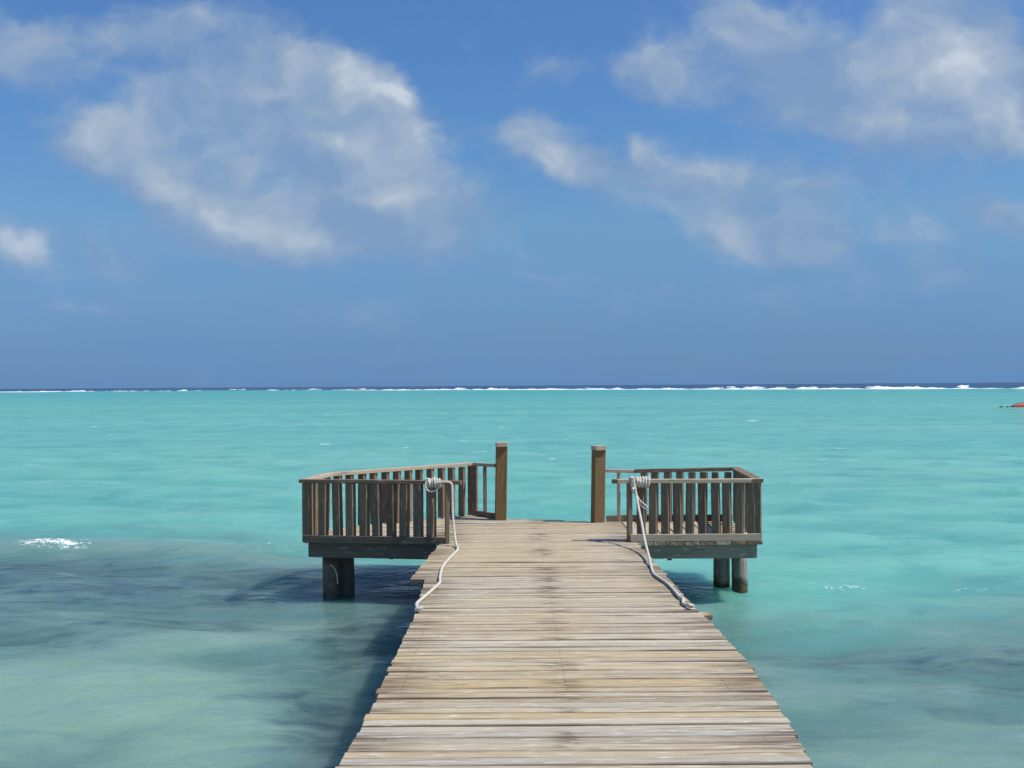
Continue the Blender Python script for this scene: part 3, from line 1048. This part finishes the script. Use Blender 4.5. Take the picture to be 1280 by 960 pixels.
# left wing: slanting seaward rail
A2, B2 = (-2.46, 14.38), (-.60, 15.90)
u2 = Vector((B2[0] - A2[0], B2[1] - A2[1], 0)).normalized()
wd = Wood()
wd.beam((A2[0], A2[1], RT - .024), (B2[0], B2[1], RT - .004), .12, .045, tone=.5, seg=6, wob=.003)
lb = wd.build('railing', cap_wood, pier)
lb['label'] = 'long slanting seaward railing with bleached top'
balusters((A2[0] + .12, A2[1] + .10), (B2[0] - .14, B2[1] - .115), 12, DECK + .01, RT - .04, lb, w=.09, d=.08, turn=math.radians(-24))
baluster(B2[0] + .015, B2[1] - .04, DECK - .02, RT - .02, .14, .07, math.radians(-16), lb, name='end_post')
wd = Wood()
wd.beam((B2[0] + .04, B2[1] - .05, RT - .005), (-.24, 15.42, RT + .005), .05, .05, tone=.4)
wd.build('handrail', cap_wood, lb)
wd = Wood()
wd.beam((B2[0] + .06, B2[1] - .08, DECK + .04), (-.26, 15.46, DECK + .04), .04, .075)
wd.build('bottom_rail', rail_wood, lb)
baluster(-.40, 15.64, DECK + .0, RT - .02, .05, .045, math.radians(10), lb)


# tall posts at the gap
def post(x, y, top, w, ang, tone):
    w_ = Wood()
    s = (math.cos(ang), math.sin(ang), 0)
    w_.beam((x - .012, y, DECK - .15), (x + .012, y, top), w, w * .95, side=s, ch=.008, seg=5, tone=tone)
    o = w_.build('post', post_wood, pier)
    c_ = Wood()
    c_.beam((x + .012, y - .012, top + .002), (x + .012, y - .012, top + .060), w * 1.05, w * 1.22, side=s, ch=.012, tone=.6)
    c_.build('post_cap', cap_wood, o)
    return o


post(-.165, 15.34, DECK + 1.035, .160, math.radians(4), .3)
post(1.185, 14.98, DECK + 1.00, .158, math.radians(16), .6)


# ------------------------------------------------------------------ ropes
def rope_material(name, colr):
    mt = bpy.data.materials.new(name)
    mt.use_nodes = True
    N = NT(mt.node_tree)
    out = N.new('ShaderNodeOutputMaterial')
    b = N.new('ShaderNodeBsdfPrincipled')
    N.link(b.outputs[0], out.inputs[0])
    b.inputs['Roughness'].default_value = .85
    uvn = N.new('ShaderNodeUVMap', uv_map='rope')
    s_, t_, _ = N.sep(uvn.outputs[0])
    lay = N.math('SINE', N.math('MULTIPLY', N.math('ADD', N.math('MULTIPLY', s_, 28.0), N.math('MULTIPLY', t_, 3.0)), 6.283))
    n = N.noise(uvn.outputs[0], 6.0, 4, .6)
    c = N.mix(N.step(lay, -1.0, -.2, .45, 0), colr, (.33, .29, .23))
    c = N.mix(N.math('MULTIPLY', N.step(n, .5, .75), .4), c, (.42, .37, .29))
    N.link(c, b.inputs['Base Color'])
    bp = N.new('ShaderNodeBump')
    bp.inputs['Strength'].default_value = .8
    bp.inputs['Distance'].default_value = .004
    N.put(bp.inputs['Height'], lay)
    N.link(bp.outputs[0], b.inputs['Normal'])
    return mt


rope_mat = rope_material('white rope', (.66, .63, .56))


def smooth_path(pts, sub=8):
    P = [Vector(p) for p in pts]
    out = []
    for i in range(len(P) - 1):
        p0, p1, p2, p3 = P[max(0, i - 1)], P[i], P[i + 1], P[min(len(P) - 1, i + 2)]
        for k in range(sub):
            t = k / sub
            out.append(.5 * ((2 * p1) + (p2 - p0) * t + (2 * p0 - 5 * p1 + 4 * p2 - p3) * t * t + (3 * p1 - p0 - 3 * p2 + p3) * t ** 3))
    out.append(P[-1])
    return out


def tube(bm, pts, rad, nseg=12):
    uvl = bm.loops.layers.uv.get('rope') or bm.loops.layers.uv.new('rope')
    rows = []
    prev = None
    s = 0.0
    ss = []
    for i, p in enumerate(pts):
        d = (pts[min(i + 1, len(pts) - 1)] - pts[max(i - 1, 0)])
        d.normalize()
        if prev is None:
            a = Vector((0, 0, 1)) if abs(d.z) < .9 else Vector((1, 0, 0))
            n = d.cross(a).normalized()
        else:
            n = (prev - d * prev.dot(d)).normalized()
        prev = n
        b = d.cross(n)
        if i:
            s += (p - pts[i - 1]).length
        ss.append(s)
        rows.append([bm.verts.new(p + (n * math.cos(2 * math.pi * k / nseg) + b * math.sin(2 * math.pi * k / nseg)) * rad) for k in range(nseg)])
    for i in range(len(rows) - 1):
        for k in range(nseg):
            k2 = (k + 1) % nseg
            f = bm.faces.new((rows[i][k], rows[i][k2], rows[i + 1][k2], rows[i + 1][k]))
            f.smooth = True
            for lp, (ii, kk) in zip(f.loops, ((i, k), (i, k + 1), (i + 1, k + 1), (i + 1, k))):
                lp[uvl].uv = (ss[ii], kk / nseg)
    bm.faces.new(rows[0][::-1])
    bm.faces.new(rows[-1])


def rope_obj(name, paths, mat, parent=None, rad=.0145):
    bm = bmesh.new()
    for p in paths:
        r_ = rad
        if isinstance(p, tuple):
            p, r_ = p
        tube(bm, p, r_)
    bmesh.ops.recalc_face_normals(bm, faces=bm.faces)
    me = bpy.data.meshes.new(name)
    bm.to_mesh(me)
    bm.free()
    return link_mesh(name, me, mat, parent)


def coil(x0, x1, yfun, zc, ry, rz, turns, ph=0.0):
    pts = []
    n = int(turns * 22)
    for i in range(n + 1):
        a = 2 * math.pi * turns * i / n + ph
        x = x0 + (x1 - x0) * i / n
        wob = 1 + .06 * math.sin(i * .7)
        pts.append(Vector((x, yfun(x) + ry * math.cos(a) * wob, zc + rz * math.sin(a) * wob)))
    return pts


ZR = DECK + .019                # rope lying on the boards
yl = lambda x: A[1] + (x + 2.60) * (B[1] - A[1]) / (B[0] - A[0])
left_rope = bpy.data.objects.new('rope', None)
COL.objects.link(left_rope)
left_rope.location = (0, 0, 0)
tag(left_rope, 'white rope coiled on the dark left railing and trailing over the deck edge', 'rope', 'white ropes tied to the railing ends')
line = smooth_path([(-.93, 12.99, RT - .02), (-.86, 12.985, RT - .012), (-.79, 12.985, RT - .008), (-.738, 12.985, RT - .03), (-.728, 12.98, RT - .10), (-.722, 12.95, RT - .35), (-.70, 12.86, RT - .58), (-.672, 12.72, ZR + .03),
                    (-.640, 12.48, ZR), (-.655, 12.2, ZR), (-.70, 11.75, ZR), (-.735, 11.2, ZR), (-.722, 10.62, ZR), (-.705, 10.35, ZR), (-.745, 10.0, ZR), (-.80, 9.62, ZR), (-.835, 9.36, ZR), (-.825, 9.22, ZR), (-.80, 9.06, ZR)])
rope_obj('rope_line', [line, smooth_path([(-.80, 9.06, ZR), (-.80, 9.02, ZR + .02), (-.77, 9.03, ZR + .03), (-.79, 9.07, ZR + .02), (-.82, 9.04, ZR + .005)])], rope_mat, left_rope)
c1 = coil(-1.04, -.86, yl, RT - .03, .066, .048, 6, .6)
c2 = coil(-1.02, -.90, yl, RT - .03, .08, .060, 1.7, 2.0)
loop = smooth_path([(-1.04, 13.04, RT - .0), (-1.05, 13.02, RT - .05), (-1.03, 13.01, RT - .105), (-.98, 13.0, RT - .125), (-.92, 13.0, RT - .105), (-.885, 13.01, RT - .06), (-.89, 13.03, RT - .02)])
rope_obj('rope_coil', [(c1, .0135), (c2, .012), (loop, .011)], rope_mat, left_rope)

right_rope = bpy.data.objects.new('rope', None)
COL.objects.link(right_rope)
right_rope.location = (0, 0, 0)
tag(right_rope, 'white rope knotted to the sunlit right railing and lying along the deck edge', 'rope', 'white ropes tied to the railing ends')
yr = lambda x: 13.10
line = smooth_path([(1.43, 13.02, RT + .02), (1.455, 13.0, RT + .012), (1.46, 12.99, RT - .05), (1.475, 12.96, RT - .13), (1.487, 12.88, RT - .25), (1.497, 12.6, RT - .44), (1.49, 12.2, RT - .62), (1.455, 11.6, ZR + .045),
                    (1.425, 11.15, ZR), (1.40, 10.75, ZR), (1.43, 10.45, ZR), (1.455, 10.25, ZR), (1.47, 9.9, ZR), (1.472, 9.6, ZR), (1.488, 9.48, ZR), (1.47, 9.36, ZR), (1.46, 9.28, ZR), (1.50, 9.16, ZR)])
tail = smooth_path([(1.46, 12.985, RT - .13), (1.50, 12.97, RT - .2), (1.54, 12.97, RT - .3), (1.60, 12.97, RT - .345), (1.61, 12.97, RT - .32), (1.555, 12.965, RT - .27), (1.50, 12.965, RT - .215), (1.465, 12.975, RT - .15)])
endk = smooth_path([(1.50, 9.16, ZR), (1.515, 9.12, ZR + .012), (1.485, 9.11, ZR + .02), (1.48, 9.16, ZR + .015)])
rope_obj('rope_line', [line, (tail, .011), endk], rope_mat, right_rope)
kn = coil(1.44, 1.475, lambda x: 12.99, RT - .12, .028, .026, 2.5)
rope_obj('knot', [(kn, .014)], rope_mat, right_rope)
c1 = coil(1.48, 1.66, yr, RT - .03, .066, .048, 6, .3)
c2 = coil(1.655, 1.49, yr, RT - .032, .079, .059, 4.6, 1.2)
rope_obj('rope_coil', [(c1, .0135), (c2, .0125), (coil(1.43, 1.455, yr, RT - .03, .07, .055, 2.0), .014)], rope_mat, right_rope)

cord = smooth_path([(-2.30, 13.55, .41), (-2.262, 13.55, .395), (-2.23, 13.56, .34), (-2.212, 13.57, .26), (-2.207, 13.58, .17)])
cord_o = rope_obj('cord', [cord], simple_mat('white cord', (.6, .58, .52), .7, .2, 20), None, .007)
tag(cord_o, 'thin white cord hanging in an arc on the dark front pile', 'cord')

# ------------------------------------------------------------------ sail lying on the lagoon
sail = bpy.data.objects.new('windsurf_sail', None)
COL.objects.link(sail)
SX, SY = 53.6, 116.0
sail.location = (SX, SY, 0)
tag(sail, 'red and pink windsurfing sail lying half sunk on the lagoon at the right edge', 'sail')


def sail_strip(name, rows, mat, th=.02):
    bm = bmesh.new()
    vs = [[bm.verts.new(p) for p in r_] for r_ in rows]
    for i in range(len(vs) - 1):
        for j in range(len(vs[0]) - 1):
            f = bm.faces.new((vs[i][j], vs[i + 1][j], vs[i + 1][j + 1], vs[i][j + 1]))
            f.smooth = True
    bmesh.ops.recalc_face_normals(bm, faces=bm.faces)
    bmesh.ops.solidify(bm, geom=bm.faces[:], thickness=th)
    me = bpy.data.meshes.new(name)
    bm.to_mesh(me)
    bm.free()
    return link_mesh(name, me, mat, sail)


def sail_top(t):
    return (t * 4.2, .9 * t, .10 + .98 * t ** .9 + .05 * math.sin(t * 9))


def sail_pt(t, q):
    a = sail_top(t)
    foot = (t * 4.2 + .1, -.6 * t, -.06)
    bulge = .16 * math.sin(math.pi * q) * t ** .5
    return (a[0] + (foot[0] - a[0]) * q, a[1] + (foot[1] - a[1]) * q - bulge, a[2] + (foot[2] - a[2]) * q + bulge * .6)


ts = [.0 + i / 16 for i in range(17)]
sail_strip('sail_panel', [[sail_pt(t, .28 + .09 * k) for k in range(9)] for t in ts], simple_mat('red sail cloth', (.42, .045, .05), .5, .35, 1.2, (.25, .03, .04)))
sail_strip('stripe', [[sail_pt(t, .06 + .22 * k / 3) for k in range(4)] for t in ts], simple_mat('pink sail cloth', (.52, .22, .23), .5, .3, 1.2, (.42, .13, .14)))
bmk = bmesh.new()
tube(bmk, [Vector(sail_top(t)) for t in [-.02 + i * .0637 for i in range(17)] if t >= 0 or t == -.02 and False] if False else [Vector((-.18, -.05, .03))] + [Vector(sail_top(i / 16)) for i in range(17)], .045)
bmesh.ops.recalc_face_normals(bmk, faces=bmk.faces)
mk_ = bpy.data.meshes.new('mast')
bmk.to_mesh(mk_)
bmk.free()
link_mesh('mast', mk_, simple_mat('black mast', (.02, .022, .03), .4), sail)
# small floats beside the sail tip
flo_mat = simple_mat('dark float', (.03, .04, .05), .5)
for i, (fx, fy, sc, lb_) in enumerate(((52.33, 115.6, 1.0, 'left of the two small dark floats bobbing beside the red sail tip'), (53.08, 115.8, .8, 'right of the two small dark floats bobbing beside the red sail tip'))):
    bm = bmesh.new()
    bmesh.ops.create_uvsphere(bm, u_segments=16, v_segments=10, radius=.13 * sc)
    for vtx in bm.verts:
        vtx.co.x *= 1.5
        vtx.co.z = vtx.co.z * .8 + .12 * vtx.co.x
    for f in bm.faces:
        f.smooth = True
    me = bpy.data.meshes.new('float')
    bm.to_mesh(me)
    bm.free()
    o = link_mesh('float', me, flo_mat)
    o.location = (fx, fy, .04)
    tag(o, lb_, 'float', 'dark floats beside the red sail')

# ------------------------------------------------------------------ render settings
scene.render.engine = 'CYCLES'
scene.view_settings.view_transform = 'Standard'
scene.view_settings.look = 'None'
scene.view_settings.exposure = 0
scene.view_settings.gamma = 1
scene.view_settings.use_curve_mapping = False
scene.cycles.use_denoising = True
scene.cycles.denoising_prefilter = 'ACCURATE'
scene.cycles.max_bounces = 6
scene.cycles.diffuse_bounces = 3
scene.cycles.glossy_bounces = 3
scene.cycles.use_adaptive_sampling = True
scene.cycles.adaptive_threshold = 0.01
scene.render.use_motion_blur = False
